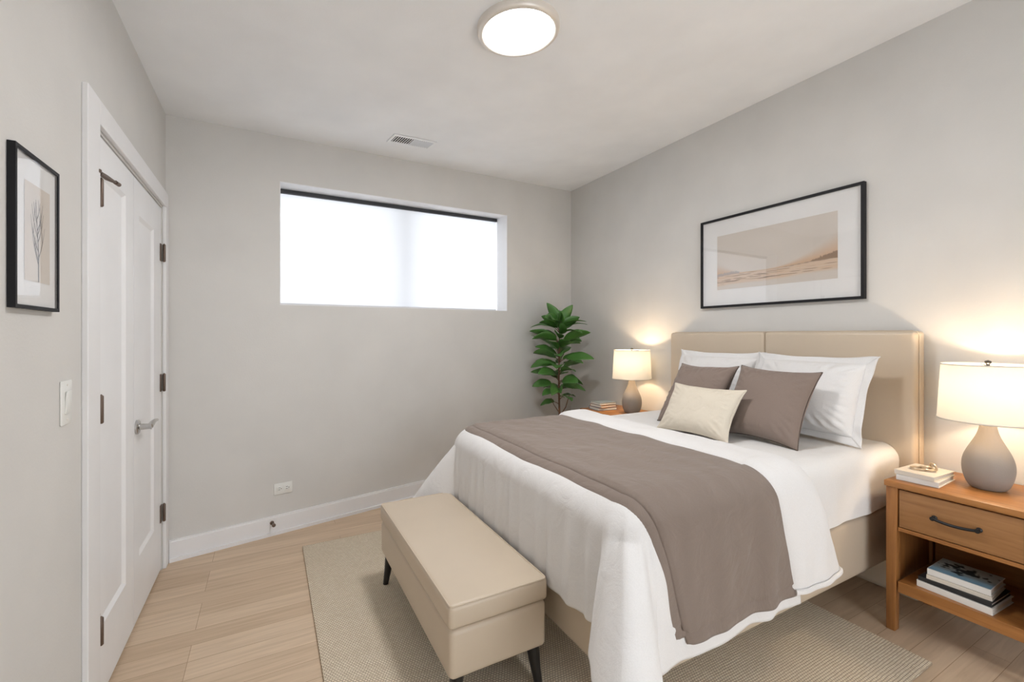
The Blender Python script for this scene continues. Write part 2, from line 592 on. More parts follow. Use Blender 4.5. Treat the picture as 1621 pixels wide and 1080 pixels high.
def door_leaf(name, y0, y1, py0, py1, pz0, pz1):
    """flat leaf with one recessed panel; front face on the wall face"""
    d = thing(name, None, None, (XL - 0.02, y0, 0)); struct(d)
    z0, z1 = 0.014, DTOP - 0.005
    bm = bmesh.new()
    F = XL - 0.004; Bk = XL - 0.042
    ys = (y0, py0, py1, y1); zs = (z0, pz0, pz1, z1)
    for i in range(3):
        for j in range(3):
            if i == 1 and j == 1: continue
            box(bm, Bk, F, ys[i], ys[i + 1], zs[j], zs[j + 1])
    bmesh.ops.remove_doubles(bm, verts=bm.verts[:], dist=1e-5)
    obj('door_stile_and_rail', bm, M['door'], d, smooth=False)
    bm = bmesh.new()
    q = [(F, py0, pz0), (F, py1, pz0), (F, py1, pz1), (F, py0, pz1)]
    b_ = 0.016
    q2 = [(F - 0.011, py0 + b_, pz0 + b_), (F - 0.011, py1 - b_, pz0 + b_), (F - 0.011, py1 - b_, pz1 - b_), (F - 0.011, py0 + b_, pz1 - b_)]
    A = [bm.verts.new(p) for p in q]; B = [bm.verts.new(p) for p in q2]
    for i in range(4): bm.faces.new((A[i], A[(i + 1) % 4], B[(i + 1) % 4], B[i]))
    bm.faces.new(B)
    o = obj('door_panel', bm, M['door'], d, smooth=False)
    return d


def hinge(parent, y, z, side):
    bm = bmesh.new()
    box(bm, XL - 0.004, XL + 0.001, min(y, y + side * 0.034), max(y, y + side * 0.034), z - 0.05, z + 0.05, bev=0.001)
    lathe(bm, [(0, -0.052), (0.004, -0.052), (0.0075, -0.048), (0.0075, 0.048), (0.004, 0.052), (0, 0.056)], XL + 0.011, y, z, 10)
    return obj('hinge', bm, M['bronze'], parent)


d1 = door_leaf('door_1', DY0 + 0.004, 2.655, 2.184, 2.53, 0.277, 1.985)
d2 = door_leaf('door_2', 2.659, DY1 - 0.004, 2.759, 3.075, 0.30, 1.95)
for z in (1.89, 1.10, 0.292): hinge(d1, DY0 + 0.022, z, 1)
for z in (1.85, 1.095, 0.337): hinge(d2, DY1 - 0.006, z, -1)
# lever handle on the right leaf
bm = bmesh.new()
prof = [(0, 0), (0.034, 0), (0.034, 0.008), (0.028, 0.013), (0.015, 0.015), (0.013, 0.05), (0.016, 0.058), (0, 0.062)]
lathe(bm, prof, 0, 0, 0, 24)
for v in bm.verts: v.co = Vector((XL - 0.004 + v.co.z, 2.705 + v.co.x, 0.935 + v.co.y))
pts = [(XL + 0.048, 2.705 + t * 0.145, 0.935 + 0.010 * math.sin(t * PI) - 0.006 * t + 0.012 * t * t) for t in [i / 12 for i in range(13)]]
tube(bm, pts, [0.0135 - 0.006 * i / 12 for i in range(13)], 10)
obj('door_handle', bm, M['chrome'], d2)
# hinge pin stop on the top left hinge
bm = bmesh.new()
tube(bm, [(XL + 0.012, DY0 + 0.0, 1.955), (XL + 0.018, DY0 + 0.05, 1.955), (XL + 0.03, DY0 + 0.115, 1.957)], [0.008, 0.010, 0.005], 10)
tube(bm, [(XL + 0.03, DY0 + 0.112, 1.957), (XL + 0.034, DY0 + 0.14, 1.957)], 0.008, 10)
tube(bm, [(XL + 0.007, DY0 + 0.006, 1.94), (XL + 0.007, DY0 + 0.006, 1.985)], 0.005, 8)
tube(bm, [(XL + 0.012, DY0 - 0.0, 1.955), (XL + 0.02, DY0 - 0.03, 1.955)], [0.005, 0.006], 8)
obj('hinge_pin_stop', bm, M['bronze'], d1)

# ------------------------------------------------------------------ roller blind
blind = thing('roller_blind', 'white roller blind drawn down inside the window recess, dark rail along its top', 'blind', bw(WS0, 0.165, WB0))
bm = bmesh.new()
b0, b1 = WS0 + 0.006, WS1 - 0.010
wslab(bm, b0, b1, 0.150, 0.185, lambda s: wt(s) - 0.037, lambda s: wt(s) - 0.008)
obj('head_rail', bm, M['charcoal'], blind, smooth=False)['label'] = 'charcoal head rail'
bm = bmesh.new()
vs = [bm.verts.new(bw(s, 0.17, z)) for s, z in ((b0, wb(b0) + 0.02), (b1, wb(b1) + 0.02), (b1, wt(b1) - 0.03), (b0, wt(b0) - 0.03))]
bm.faces.new(vs)
obj('blind_fabric', bm, M['blind'], blind, smooth=False)
bm = bmesh.new()
wslab(bm, b0, b1, 0.163, 0.177, lambda s: wb(s) + 0.006, lambda s: wb(s) + 0.024)
obj('bottom_bar', bm, M['window_frame'], blind, smooth=False)

# ------------------------------------------------------------------ ceiling: lamp and vent
lx, ly = 1.04, 1.845
lz = ceil_z(lx)
tilt = -math.atan(CSL)
cl = thing('ceiling_light', 'round flush ceiling light with nickel rim and glowing white disc', 'ceiling light', (lx, ly, lz), (0, tilt, 0))
bm = bmesh.new()
lathe(bm, [(0.167, -0.022), (0.169, -0.031), (0.174, -0.034), (0.186, -0.034), (0.193, -0.029), (0.196, -0.020), (0.196, 0.002)], n=72)
obj('rim', bm, M['nickel'], cl, local=True)
bm = bmesh.new()
lathe(bm, [(0.1675, -0.026), (0.15, -0.028), (0.10, -0.031), (0.05, -0.033), (0, -0.034)], n=64)
obj('diffuser', bm, M['diffuser'], cl, local=True)

vent = thing('ceiling_vent', 'small white slotted air vent in the ceiling above the window', 'air vent', (0.945, 3.30, ceil_z(0.945)), (0, tilt, R_(8)))
bm = bmesh.new()
W2, D2 = 0.17, 0.075
for a in ((-W2, W2, -D2, -D2 + 0.02), (-W2, W2, D2 - 0.02, D2), (-W2, -W2 + 0.02, -D2 + 0.02, D2 - 0.02), (W2 - 0.02, W2, -D2 + 0.02, D2 - 0.02)):
    box(bm, *a, -0.008, -0.001, bev=0.001)
obj('vent_frame', bm, M['ceil'], vent, local=True, smooth=False)
obj('vent_opening', nb(-W2 + 0.02, W2 - 0.02, -D2 + 0.02, D2 - 0.02, -0.002, -0.0008), M['dark'], vent, local=True, smooth=False)
bm = bmesh.new()
for i in range(17):
    x = -W2 + 0.03 + i * (2 * W2 - 0.06) / 16
    t = 0.0 if i < 8 else 0.9
    hw = 0.0028 if i < 8 else 0.0085
    ca, sa = math.cos(t), math.sin(t)
    box(bm, -hw, hw, -D2 + 0.02, D2 - 0.02, -0.0007, 0.0007, xf=lambda c, x=x, ca=ca, sa=sa: Vector((x + c.x * ca + c.z * sa, c.y, -0.006 - c.x * sa + c.z * ca)))
obj('slats', bm, M['ceil'], vent, local=True, smooth=False)

# ------------------------------------------------------------------ small wall fittings
# light switch on the left wall
sw = thing('light_switch', 'white rocker light switch on the left wall below the botanical print', 'light switch', (XL, 1.848, 1.165))
obj('switch_plate', nb(XL, XL + 0.006, 1.808, 1.888, 1.098, 1.232, bev=0.003), M['plastic'], sw)
bm = bmesh.new()
box(bm, XL + 0.006, XL + 0.011, 1.830, 1.866, 1.130, 1.200, bev=0.002, xf=lambda c: Vector((c.x + (c.z - 1.165) * 0.05, c.y, c.z)))
obj('rocker', bm, M['plastic'], sw)
for z in (1.112, 1.218):
    bm = bmesh.new(); lathe(bm, [(0, 0.0075), (0.003, 0.007), (0.0035, 0.006)], n=10)
    for v in bm.verts: v.co = Vector((XL + v.co.z, 1.848 + v.co.x, z + v.co.y))
    obj('screw', bm, M['nickel'], sw)

# power outlet on the back wall, plate mounted sideways
so = s_of(0.087)
ot = thing('power_outlet', 'white power outlet mounted sideways low on the back wall', 'outlet', bw(so, 0, 0.306))
def wbox(bm, s0, s1, d0, d1, z0, z1, bev=0.0):
    box(bm, s0, s1, d0, d1, z0, z1, bev=bev, xf=lambda c: bw(c.x, c.y, c.z))
bm = bmesh.new(); wbox(bm, so - 0.058, so + 0.058, -0.006, 0, 0.268, 0.344, 0.002)
obj('outlet_plate', bm, M['plastic'], ot)
for q in (-0.024, 0.024):
    bm = bmesh.new(); wbox(bm, so + q - 0.017, so + q + 0.017, -0.009, -0.006, 0.290, 0.322, 0.001)
    r = obj('receptacle', bm, M['plastic'], ot)
    bm = bmesh.new()
    wbox(bm, so + q - 0.008, so + q + 0.006, -0.0096, -0.009, 0.312, 0.3145)
    wbox(bm, so + q - 0.008, so + q + 0.004, -0.0096, -0.009, 0.299, 0.3015)
    wbox(bm, so + q + 0.009, so + q + 0.013, -0.0096, -0.009, 0.304, 0.309)
    obj('slot', bm, M['dark'], r)

# door stop on the back baseboard
sd = s_of(0.015)
bm = bmesh.new()
lathe(bm, [(0, 0), (0.013, 0), (0.013, 0.004), (0.006, 0.006), (0.005, 0.045), (0.011, 0.047), (0.012, 0.058), (0.008, 0.062), (0, 0.062)], n=16)
for v in bm.verts: v.co = bw(sd + v.co.x, -0.016 - v.co.z, 0.088 + v.co.y)
ds = obj('door_stop', bm, M['bronze'])
own(ds, bw(sd, -0.016, 0.088)); tag(ds, 'small bronze door stop on the back baseboard under the outlet', 'door stop')


# ------------------------------------------------------------------ pictures
def picture(name, label, loc, rot, w, h, depth, border, aw, ah, az=0.0):
    """framed picture in its own frame: X along the width, Z up, -Y towards the viewer; back on y=0"""
    p = thing(name, label, 'picture', loc, rot)
    bm = bmesh.new()
    for a in ((-w / 2, w / 2, -h / 2, -h / 2 + border), (-w / 2, w / 2, h / 2 - border, h / 2), (-w / 2, -w / 2 + border, -h / 2 + border, h / 2 - border), (w / 2 - border, w / 2, -h / 2 + border, h / 2 - border)):
        box(bm, a[0], a[1], -depth, -0.001, a[2], a[3])
    bmesh.ops.remove_doubles(bm, verts=bm.verts[:], dist=1e-5)
    obj('frame', bm, M['black_frame'], p, local=True, smooth=False)
    mo = obj('mat_board', nb(-w / 2 + border, w / 2 - border, -depth * 0.55, -0.002, -h / 2 + border, h / 2 - border), M['mat_board'], p, local=True, smooth=False)
    yq = -depth * 0.82
    bm = nb(-w / 2 + border, w / 2 - border, yq - 0.0012, yq, -h / 2 + border, h / 2 - border)
    obj('glass', bm, M['picture_glass'], p, local=True, smooth=False)
    return p, -depth * 0.55 - 0.0008


# large landscape above the bed (right wall)
pic, ya = picture('landscape_picture', 'wide black framed landscape print in beige tones, hung above the headboard', (XR, 1.8145, 1.914), (0, 0, R_(-90)), 1.093, 0.670, 0.030, 0.016, 0.815, 0.405)
AW, AH = 0.815, 0.405
bm = bmesh.new()
grid(bm, 220, 120, lambda u, v: Vector((-AW / 2 + AW * u, ya, -AH / 2 + AH * v)))
art = obj('print', bm, M['paint'], pic, local=True, smooth=False)


def landscape(co):
    u = co.x / AW + 0.5; v = co.z / AH + 0.5
    base = Vector((0.64, 0.58, 0.52))
    tan = Vector((0.60, 0.38, 0.22)); dark = Vector((0.20, 0.13, 0.09)); pale = Vector((0.70, 0.60, 0.50))
    c = base.copy()
    ground = 0.24 + 0.07 * u + 0.01 * math.sin(u * 9)
    hill = ground + 0.02 + 0.42 * max(0, (u - 0.45) / 0.55) ** 2.2 + 0.30 * max(0, (0.25 - u) / 0.25) ** 1.5 * 0.9
    if v < hill and v > ground:
        d = (hill - v) / max(0.02, hill - ground)
        c = base.lerp(tan, 0.85 * sm(0.0, 0.95, d))
        if u > 0.8:
            tree = ground + 0.10 * (u - 0.8) / 0.2 + 0.03 * nz(u * 90, 3)
            if v < tree: c = c.lerp(dark, 0.75)
        if u < 0.22 and v < ground + 0.05 + 0.02 * nz(u * 60, 8): c = c.lerp(Vector((0.33, 0.33, 0.36)), 0.6)
    elif v <= ground:
        d = ground - v
        c = pale.lerp(tan, 0.45 + 0.35 * nz(u * 6, v * 90, 2))
        st = nz(u * 3.0 + 5, (v - 0.06 * u) * 95, 1)
        if d < 0.15 and st > 0.22: c = c.lerp(dark, min(0.85, (st - 0.22) * 5))
        if d < 0.012: c = c.lerp(dark, 0.7 * sm(0.2, 0.9, u))
        if d > 0.16: c = c.lerp(base, sm(0.14, 0.2, d))
    else:
        c = base + Vector((1, 1, 1)) * (0.03 * nz(u * 3, v * 3))
    return c


paint(art, landscape)

# botanical print on the left wall
pic2, ya = picture('botanical_picture', 'narrow black framed print of a bare branch, on the left wall beside the door casing', (XL, 1.630, 1.636), (0, 0, R_(90)), 0.255, 0.398, 0.016, 0.009, 0.147, 0.253)
bm = bmesh.new()
bm.faces.new([bm.verts.new(q) for q in ((-0.065, ya, -0.126), (0.082, ya, -0.126), (0.082, ya, 0.127), (-0.065, ya, 0.127))])
pr = obj('print', bm, M['art_paper'], pic2, local=True, smooth=False)
bm = bmesh.new()


def stroke(bm, pts, w0, w1):
    pts = [Vector(p) for p in pts]
    vs = []
    for i, p in enumerate(pts):
        t = (pts[min(i + 1, len(pts) - 1)] - pts[max(i - 1, 0)]).normalized()
        n = Vector((-t.y, t.x)) * (w0 + (w1 - w0) * i / (len(pts) - 1)) * 0.75
        vs.append((bm.verts.new((p.x + n.x, ya - 0.0006, p.y + n.y)), bm.verts.new((p.x - n.x, ya - 0.0006, p.y - n.y))))
    for A, B in zip(vs, vs[1:]): bm.faces.new((A[0], A[1], B[1], B[0]))


random.seed(11)
stroke(bm, [(0.012, -0.125), (0.012, -0.06), (0.006, 0.0), (0.0, 0.05), (-0.004, 0.09)], 0.0034, 0.0012)
for z0, s, ln in ((-0.08, -1, .10), (-0.06, 1, .09), (-0.045, -1, .10), (-0.02, 1, .085), (-0.01, -1, .09), (0.01, 1, .08), (0.025, -1, .06), (0.04, 1, .05), (-0.07, -1, .06), (0.0, 1, .05)):
    x0 = 0.012 - 0.1 * max(0, z0 + 0.06)
    a = 0.45 + random.random() * 0.25
    pts = [(x0 + s * ln * t * math.sin(a) * (1.1 - 0.4 * t), z0 + ln * t * math.cos(a * (1 - 0.35 * t))) for t in (0, .25, .5, .75, 1)]
    stroke(bm, pts, 0.0022, 0.0009)
    stroke(bm, [pts[2], (pts[2][0] - s * 0.004, pts[2][1] + 0.03)], 0.0014, 0.0008)
obj('branch_drawing', bm, M['ink'], pr, local=True, smooth=False)

# ------------------------------------------------------------------ rug
bm = nb(0.19, 2.42, 0.79, 3.17, 0.0, 0.012, bev=0.004)
rug = obj('rug', bm, M['rug'])
own(rug, (1.3, 1.98, 0)); tag(rug, 'beige woven rug on the oak floor under the bed and bench', 'rug')

# ------------------------------------------------------------------ bed
HX0, HX1, HY0, HY1, HT = 2.886, 2.992, 1.005, 2.592, 1.393
bed = thing('bed', 'beige leather upholstered bed with tall two panel headboard against the right wall', 'bed', (1.95, 1.80, 0))
bm = nb(1.008, HX0 - 0.004, 1.092, 2.50, 0.196, 0.488, bev=0.03, seg=5)
obj('bed_frame', bm, M['leather'], bed)
hb = obj('headboard', nb(HX0 + 0.03, HX1, HY0, HY1, 0.0, HT, bev=0.02, seg=4), M['leather'], bed)
YM = 1.80
for a, b in ((HY0 + 0.002, YM), (YM, HY1 - 0.002)):
    obj('headboard_panel', nb(HX0, HX0 + 0.06, a, b, 0.02, HT - 0.001, bev=0.022, seg=5), M['leather'], hb)
bm = bmesh.new()
tube(bm, [(HX0 + 0.033, HY0 - 0.0005, 0.1), (HX0 + 0.033, HY0 - 0.0005, HT - 0.03), (HX0 + 0.034, HY0 + 0.006, HT - 0.006), (HX0 + 0.034, HY0 + 0.03, HT + 0.001), (HX0 + 0.034, HY1 - 0.03, HT + 0.001), (HX0 + 0.034, HY1, HT - 0.03), (HX0 + 0.033, HY1 + 0.0005, 0.1)], 0.003, 6)
obj('piping', bm, M['leather'], hb)
for x, y in ((1.12, 1.22), (1.12, 2.37), (2.62, 1.36), (2.62, 2.24)):
    z0 = 0.012 if x < 2.4 else 0.0
    bm = bmesh.new(); lathe(bm, [(0, z0), (0.024, z0), (0.034, 0.2), (0, 0.2)], x, y, 0, 20)
    obj('leg', bm, M['black_leg'], bed)

# mattress and bedding: everything is draped over the same rounded block
XO, YO, YP, RR, ZT = 0.995, 1.072, 2.522, 0.085, 0.80
XI, YNI, YFI = XO + RR, YO + RR, YP - RR


def drape(px, py, off, fold=0.012, flare=0.34, base=0.03, seed=0.0):
    a = max(0.0, XI - px)
    near = py < 0.5 * (YNI + YFI)
    b = max(0.0, (YNI - py) if near else (py - YFI))
    sg = -1 if near else 1
    cxp = max(px, XI); cyp = min(max(py, YNI), YFI)
    if a == 0 and b == 0:
        puff = 0.005 * nz(px * 4, py * 4, seed) + 0.0025 * nz(px * 13, py * 9, seed + 4)
        return Vector((px, py, ZT + off + puff))
    d = math.hypot(a, b); th = math.atan2(b, a)
    Lr = RR * PI / 2
    # arc coordinate along the rim, continuous from the foot through the corner to the side
    if a > 0 and b > 0: w = th * 10
    elif a > 0: w = -58 * (min(cyp - YNI, YFI - cyp))
    else: w = PI / 2 * 10 + 21 * (px - XI)
    if d < Lr:
        ph = d / RR
        out = (RR + off) * math.sin(ph); drop = RR - (RR + off) * math.cos(ph)
        e = 0.0
    else:
        e = d - Lr
        slant = base * (0.35 + 0.65 * math.sin(th)) + flare * abs(math.sin(2 * th)) ** 1.5
        out = RR + off + slant * e; drop = RR + e * math.sqrt(1 - slant * slant)
    amp = fold * sm(0.02, 0.30, d) * (0.92 + 0.43 * math.sin(th) + 1.3 * math.sin(2 * th) ** 2)
    wave = 0.5 + 0.5 * math.sin(w + 2.0 * nz(w * 0.11, seed) + 1.5 * sg) * (0.6 + 0.5 * nz(w * 0.17, seed + 3)) + 0.45 * nz(w * 0.5, d * 3, seed + 7)
    out += amp * max(0.0, wave)
    ux, uy = -math.cos(th), sg * math.sin(th)
    return Vector((cxp + ux * out, cyp + uy * out, ZT - drop))


mt = thing('mattress', 'white mattress with fitted sheet on the beige bed frame', 'mattress', (1.95, 1.80, 0.488))
obj('mattress_core', nb(1.025, 2.872, 1.10, 2.494, 0.489, 0.775, bev=0.07, seg=4), M['sheet'], mt)


def sheet_pt(u, v):
    px = (XI - 0.30) + u * (2.884 - (XI - 0.30))
    lo, hi = YNI - 0.352, YFI + 0.352
    py = lo + (hi - lo) * v
    p = drape(px, py, 0.0, 0.010, 0.0, 0.0, 2.0)
    p.y += 0.018 * sm(0.03, 0.30, YNI - py) - 0.018 * sm(0.03, 0.30, py - YFI)
    p.x += 0.016 * sm(XI, XI - 0.1, px)
    p.z = max(p.z, 0.492)
    return p


bm = bmesh.new(); grid(bm, 150, 150, sheet_pt)
obj('fitted_sheet', bm, M['sheet'], mt, angle=180)

# duvet
dv = thing('duvet', 'white duvet draped over the foot and sides of the bed', 'duvet', (1.4, 1.80, ZT))
NEAR_D, FAR_D, FOOT_D = 0.134 + 0.42, 0.134 + 0.36, 0.134 + 0.315


def duvet_pt(u, v):
    lo, hi = YNI - NEAR_D, YFI + FAR_D
    py = lo + (hi - lo) * v
    b = max(0, YNI - py, py - YFI)
    x0 = XI - FOOT_D - 0.012 * nz(py * 6, 4.2)
    x1 = 1.80 + 0.14 * b
    px = x0 + (x1 - x0) * u
    py += 0.012 * nz(px * 5, 1.3) * (1 - v) * sm(0.2, 0.5, b)
    p = drape(px, py, 0.022, 0.020, 0.60, 0.03, 0.0)
    return p


bm = bmesh.new(); grid(bm, 150, 260, duvet_pt)
o = obj('duvet_cover', bm, M['white_cloth'], dv, angle=180); solidify(o, 0.012, 0)


def fold_pt(u, v):
    lo, hi = YNI - (0.134 + 0.345), YFI + (0.134 + 0.30)
    py = lo + (hi - lo) * v
    b = max(0, YNI - py, py - YFI)
    x0 = 1.70 + 0.20 * b; x1 = 1.955 + 0.46 * b
    px = x0 + (x1 - x0) * u + 0.006 * nz(py * 7, 9)
    t = 1 - abs(2 * u - 1) ** 5
    off = 0.012 + 0.050 * math.sqrt(max(0, t)) * (1 + 0.12 * nz(px * 8, py * 8, 5))
    return drape(px, py, off, 0.020, 0.60, 0.03, 0.0)


bm = bmesh.new(); grid(bm, 30, 220, fold_pt)
fo = obj('folded_edge', bm, M['white_cloth'], dv, angle=180); solidify(fo, 0.006, -1)
bm = bmesh.new()
pts = [fold_pt(i / 20, 0.0) + Vector((0, -0.004, -0.006)) for i in range(1, 21)]
tube(bm, pts, 0.008, 8, flat=1.3)
obj('hem_band', bm, M['white_cloth'], fo)

# throw
th = thing('bed_throw', 'taupe quilted throw laid across the white duvet', 'throw', (1.4, 1.80, ZT))


def throw_pt(u, v, dx0=0.0, dx1=0.0, off=0.043, hem=0.37):
    lo, hi = YNI - (0.134 + hem), YFI + (0.134 + 0.28)
    py = lo + (hi - lo) * v
    b = max(0, YNI - py, py - YFI)
    x0 = 1.065 + 0.30 * b; x1 = 1.745 + 0.19 * b
    px = x0 + dx0 + (x1 + dx1 - x0 - dx0) * u + 0.008 * nz(py * 5, 2.2)
    q = min(u, 1 - u) * (x1 - x0)
    o = off - 0.010 * (1 - sm(0, 0.02, q)) + 0.004 * nz(px * 14, py * 5, 9)
    # stitched channel along the hem
    if abs((py - lo) - 0.035) < 0.008: o -= 0.004
    return drape(px, py, o, 0.020, 0.60, 0.03, 0.0)


bm = bmesh.new(); grid(bm, 80, 260, throw_pt)
o = obj('throw_top', bm, M['taupe'], th, angle=180); solidify(o, 0.008, -1)
bm = bmesh.new(); grid(bm, 60, 220, lambda u, v: throw_pt(u, v, -0.045, -0.02, 0.033, 0.345))
o = obj('throw_underlayer', bm, M['taupe'], th, angle=180); solidify(o, 0.006, -1)


# ------------------------------------------------------------------ pillows and cushions
def cushion_bm(w, h, t, conc=0.06, n=44, wr=0.004, seed=0, flat_bottom=0.03):
    """inflated cloth cushion; local Y = width, Z = height from 0, X = thickness"""
    bm = bmesh.new()

    def P(u, v, side):
        y = w / 2 * u * (1 - conc * (1 - v * v) * u * u)
        z = h / 2 * v * (1 - conc * (1 - u * u) * v * v)
        th_ = t / 2 * ((1 - abs(u) ** 2.4) * (1 - abs(v) ** 2.4)) ** 0.48
        e = 1 - min(1 - abs(u), 1 - abs(v))
        a = math.atan2(v, u)
        ew = sm(0.45, 0.8, e) * (1 - sm(0.80, 0.97, e))
        th_ += wr * ew * (math.sin(a * 34 + 3 * nz(a * 4, seed)) + 0.8 * nz(u * 9, v * 9, seed + side))
        th_ += wr * 1.3 * nz(u * 2.2, v * 2.2, seed + 5 + side)
        if e >= 0.999: th_ = 0
        else: th_ = max(th_, 0.0006)
        # bottom settles on the bed
        zz = z + h / 2
        return Vector((side * th_, y, zz))
    front, back = {}, {}
    f = lambda q: math.sin(q * PI / 2)
    for i in range(n + 1):
        for j in range(n + 1):
            u, v = f(2 * i / n - 1), f(2 * j / n - 1)
            front[i, j] = bm.verts.new(P(u, v, -1))
            back[i, j] = front[i, j] if i in (0, n) or j in (0, n) else bm.verts.new(P(u, v, 1))
    for i in range(n):
        for j in range(n):
            bm.faces.new((front[i, j], front[i + 1, j], front[i + 1, j + 1], front[i, j + 1]))
            q = (back[i, j], back[i, j + 1], back[i + 1, j + 1], back[i + 1, j])
            if len(set(q)) == 4:
                try: bm.faces.new(q)
                except ValueError: pass
    return bm


def edge_loop(w, h, conc, m=24):
    pts = []
    for s in range(4):
        for i in range(m):
            q = math.sin((2 * i / m - 1) * PI / 2)
            u, v = ((q, -1), (1, q), (-q, 1), (-1, -q))[s]
            pts.append((0, w / 2 * u * (1 - conc * (1 - v * v) * u * u), h / 2 * v * (1 - conc * (1 - u * u) * v * v) + h / 2))
    return pts


def place(o, x, y, z, lean, yaw=0.0, roll=0.0):
    o.location = (x, y, z); o.rotation_euler = (roll, lean, yaw)


def sham(label, x, y, lean, yaw, seed):
    p = thing('pillow', label, 'pillow', group='white pillows at the headboard')
    iw, ih = 0.56, 0.40
    w, h = 0.66, 0.49
    bm = cushion_bm(iw, ih, 0.22, 0.03, 52, 0.006, seed)
    for v in bm.verts: v.co.z += 0.045
    obj('pillow_body', bm, M['white_cloth'], p, local=True, angle=180)
    bm = bmesh.new()
    inner = edge_loop(iw - 0.02, ih - 0.02, 0.02); outer = edge_loop(w, h, 0.075)
    m = len(inner)
    rings = []
    for k in range(5):
        t = k / 4
        rings.append([bm.verts.new((0.006 * t * math.sin(i * 0.9 + 2 * nz(i * 0.2, seed)), inner[i][1] * (1 - t) + outer[i][1] * t, (inner[i][2] + 0.055) * (1 - t) + outer[i][2] * t)) for i in range(m)])
    for A, B in zip(rings, rings[1:]):
        for i in range(m): bm.faces.new((A[i], A[(i + 1) % m], B[(i + 1) % m], B[i]))
    o = obj('flange', bm, M['white_cloth'], p, local=True, angle=180); solidify(o, 0.004, 0)
    place(p, x, y, ZT + 0.004, lean, yaw)
    return p


sham('large white pillow leaning on the headboard, nearest the big bedside lamp', 2.60, 1.445, R_(21), R_(-2), 1)
sham('white pillow mostly hidden behind the cushions, on the window side of the bed', 2.625, 2.06, R_(21), R_(1), 6)


def square_cushion(name, label, w, h, t, x, y, lean, yaw, roll, mt_, seed, cord=None, group=None):
    p = thing(name, label, 'cushion', group=group)
    obj('cushion_body', cushion_bm(w, h, t, 0.115, 52, 0.0045, seed), mt_, p, local=True, angle=180)
    if cord:
        bm = bmesh.new(); tube(bm, edge_loop(w, h, 0.115), 0.0032, 6, closed=True)
        obj('piping', bm, cord, p, local=True)
    place(p, x, y, ZT + 0.006, lean, yaw, roll)
    return p


square_cushion('square_cushion', 'taupe square cushion in front of the large white pillow, right of the cream cushion', 0.435, 0.44, 0.18, 2.285, 1.478, R_(31), R_(4), R_(2), M['taupe_cushion'], 12, M['taupe_cord'], 'taupe square cushions')
square_cushion('square_cushion', 'taupe square cushion behind the cream cushion, on the window side', 0.435, 0.44, 0.17, 2.26, 1.925, R_(32), R_(-3), R_(-1), M['taupe_cushion'], 17, M['taupe_cord'], 'taupe square cushions')
square_cushion('lumbar_cushion', 'small cream cushion lying frontmost of the cushions on the bed', 0.46, 0.315, 0.14, 2.09, 1.735, R_(33), R_(3), R_(0), M['cream_cushion'], 23, M['cream_cushion'])

# ------------------------------------------------------------------ bench
bn = thing('storage_bench', 'beige leather storage bench on black legs at the foot of the bed', 'bench', (0.735, 1.985, 0))
BX0, BX1, BY0, BY1 = 0.535, 0.935, 1.425, 2.495
obj('bench_box', nb(BX0 + 0.004, BX1 - 0.004, BY0 + 0.004, BY1 - 0.004, 0.185, 0.362, bev=0.022, seg=4), M['leather'], bn)
bm = bmesh.new()
box(bm, BX0, BX1, BY0, BY1, 0.362, 0.447, bev=0.018, seg=4)
obj('seat_cushion', bm, M['leather'], bn)
bm = bmesh.new()
rc = 0.02
loop = []
for cx_, cy_, a0 in ((BX1 - rc, BY1 - rc, 0), (BX0 + rc, BY1 - rc, 90), (BX0 + rc, BY0 + rc, 180), (BX1 - rc, BY0 + rc, 270)):
    for k in range(6):
        a = R_(a0 + k * 18)
        loop.append((cx_ + (rc - 0.006) * math.cos(a), cy_ + (rc - 0.006) * math.sin(a), 0.4445))
tube(bm, loop, 0.0032, 6, closed=True)
obj('piping', bm, M['leather'], bn)
obj('base_rail', nb(BX0 + 0.05, BX1 - 0.05, BY0 + 0.05, BY1 - 0.05, 0.165, 0.187), M['black_leg'], bn, smooth=False)
for sx, sy in ((0, 0), (0, 1), (1, 0), (1, 1)):
    x = BX0 + 0.045 if sx == 0 else BX1 - 0.045
    y = BY0 + 0.045 if sy == 0 else BY1 - 0.045
    dx = -0.02 if sx == 0 else 0.02; dy = -0.02 if sy == 0 else 0.02
    bm = bmesh.new()
    tube(bm, [(x + dx, y + dy, 0.012), (x + dx * 0.5, y + dy * 0.5, 0.09), (x, y, 0.187)], [0.014, 0.019, 0.026], 12)
    obj('leg', bm, M['black_leg'], bn)

# ------------------------------------------------------------------ nightstands
NX0, NX1 = 2.54, 2.982


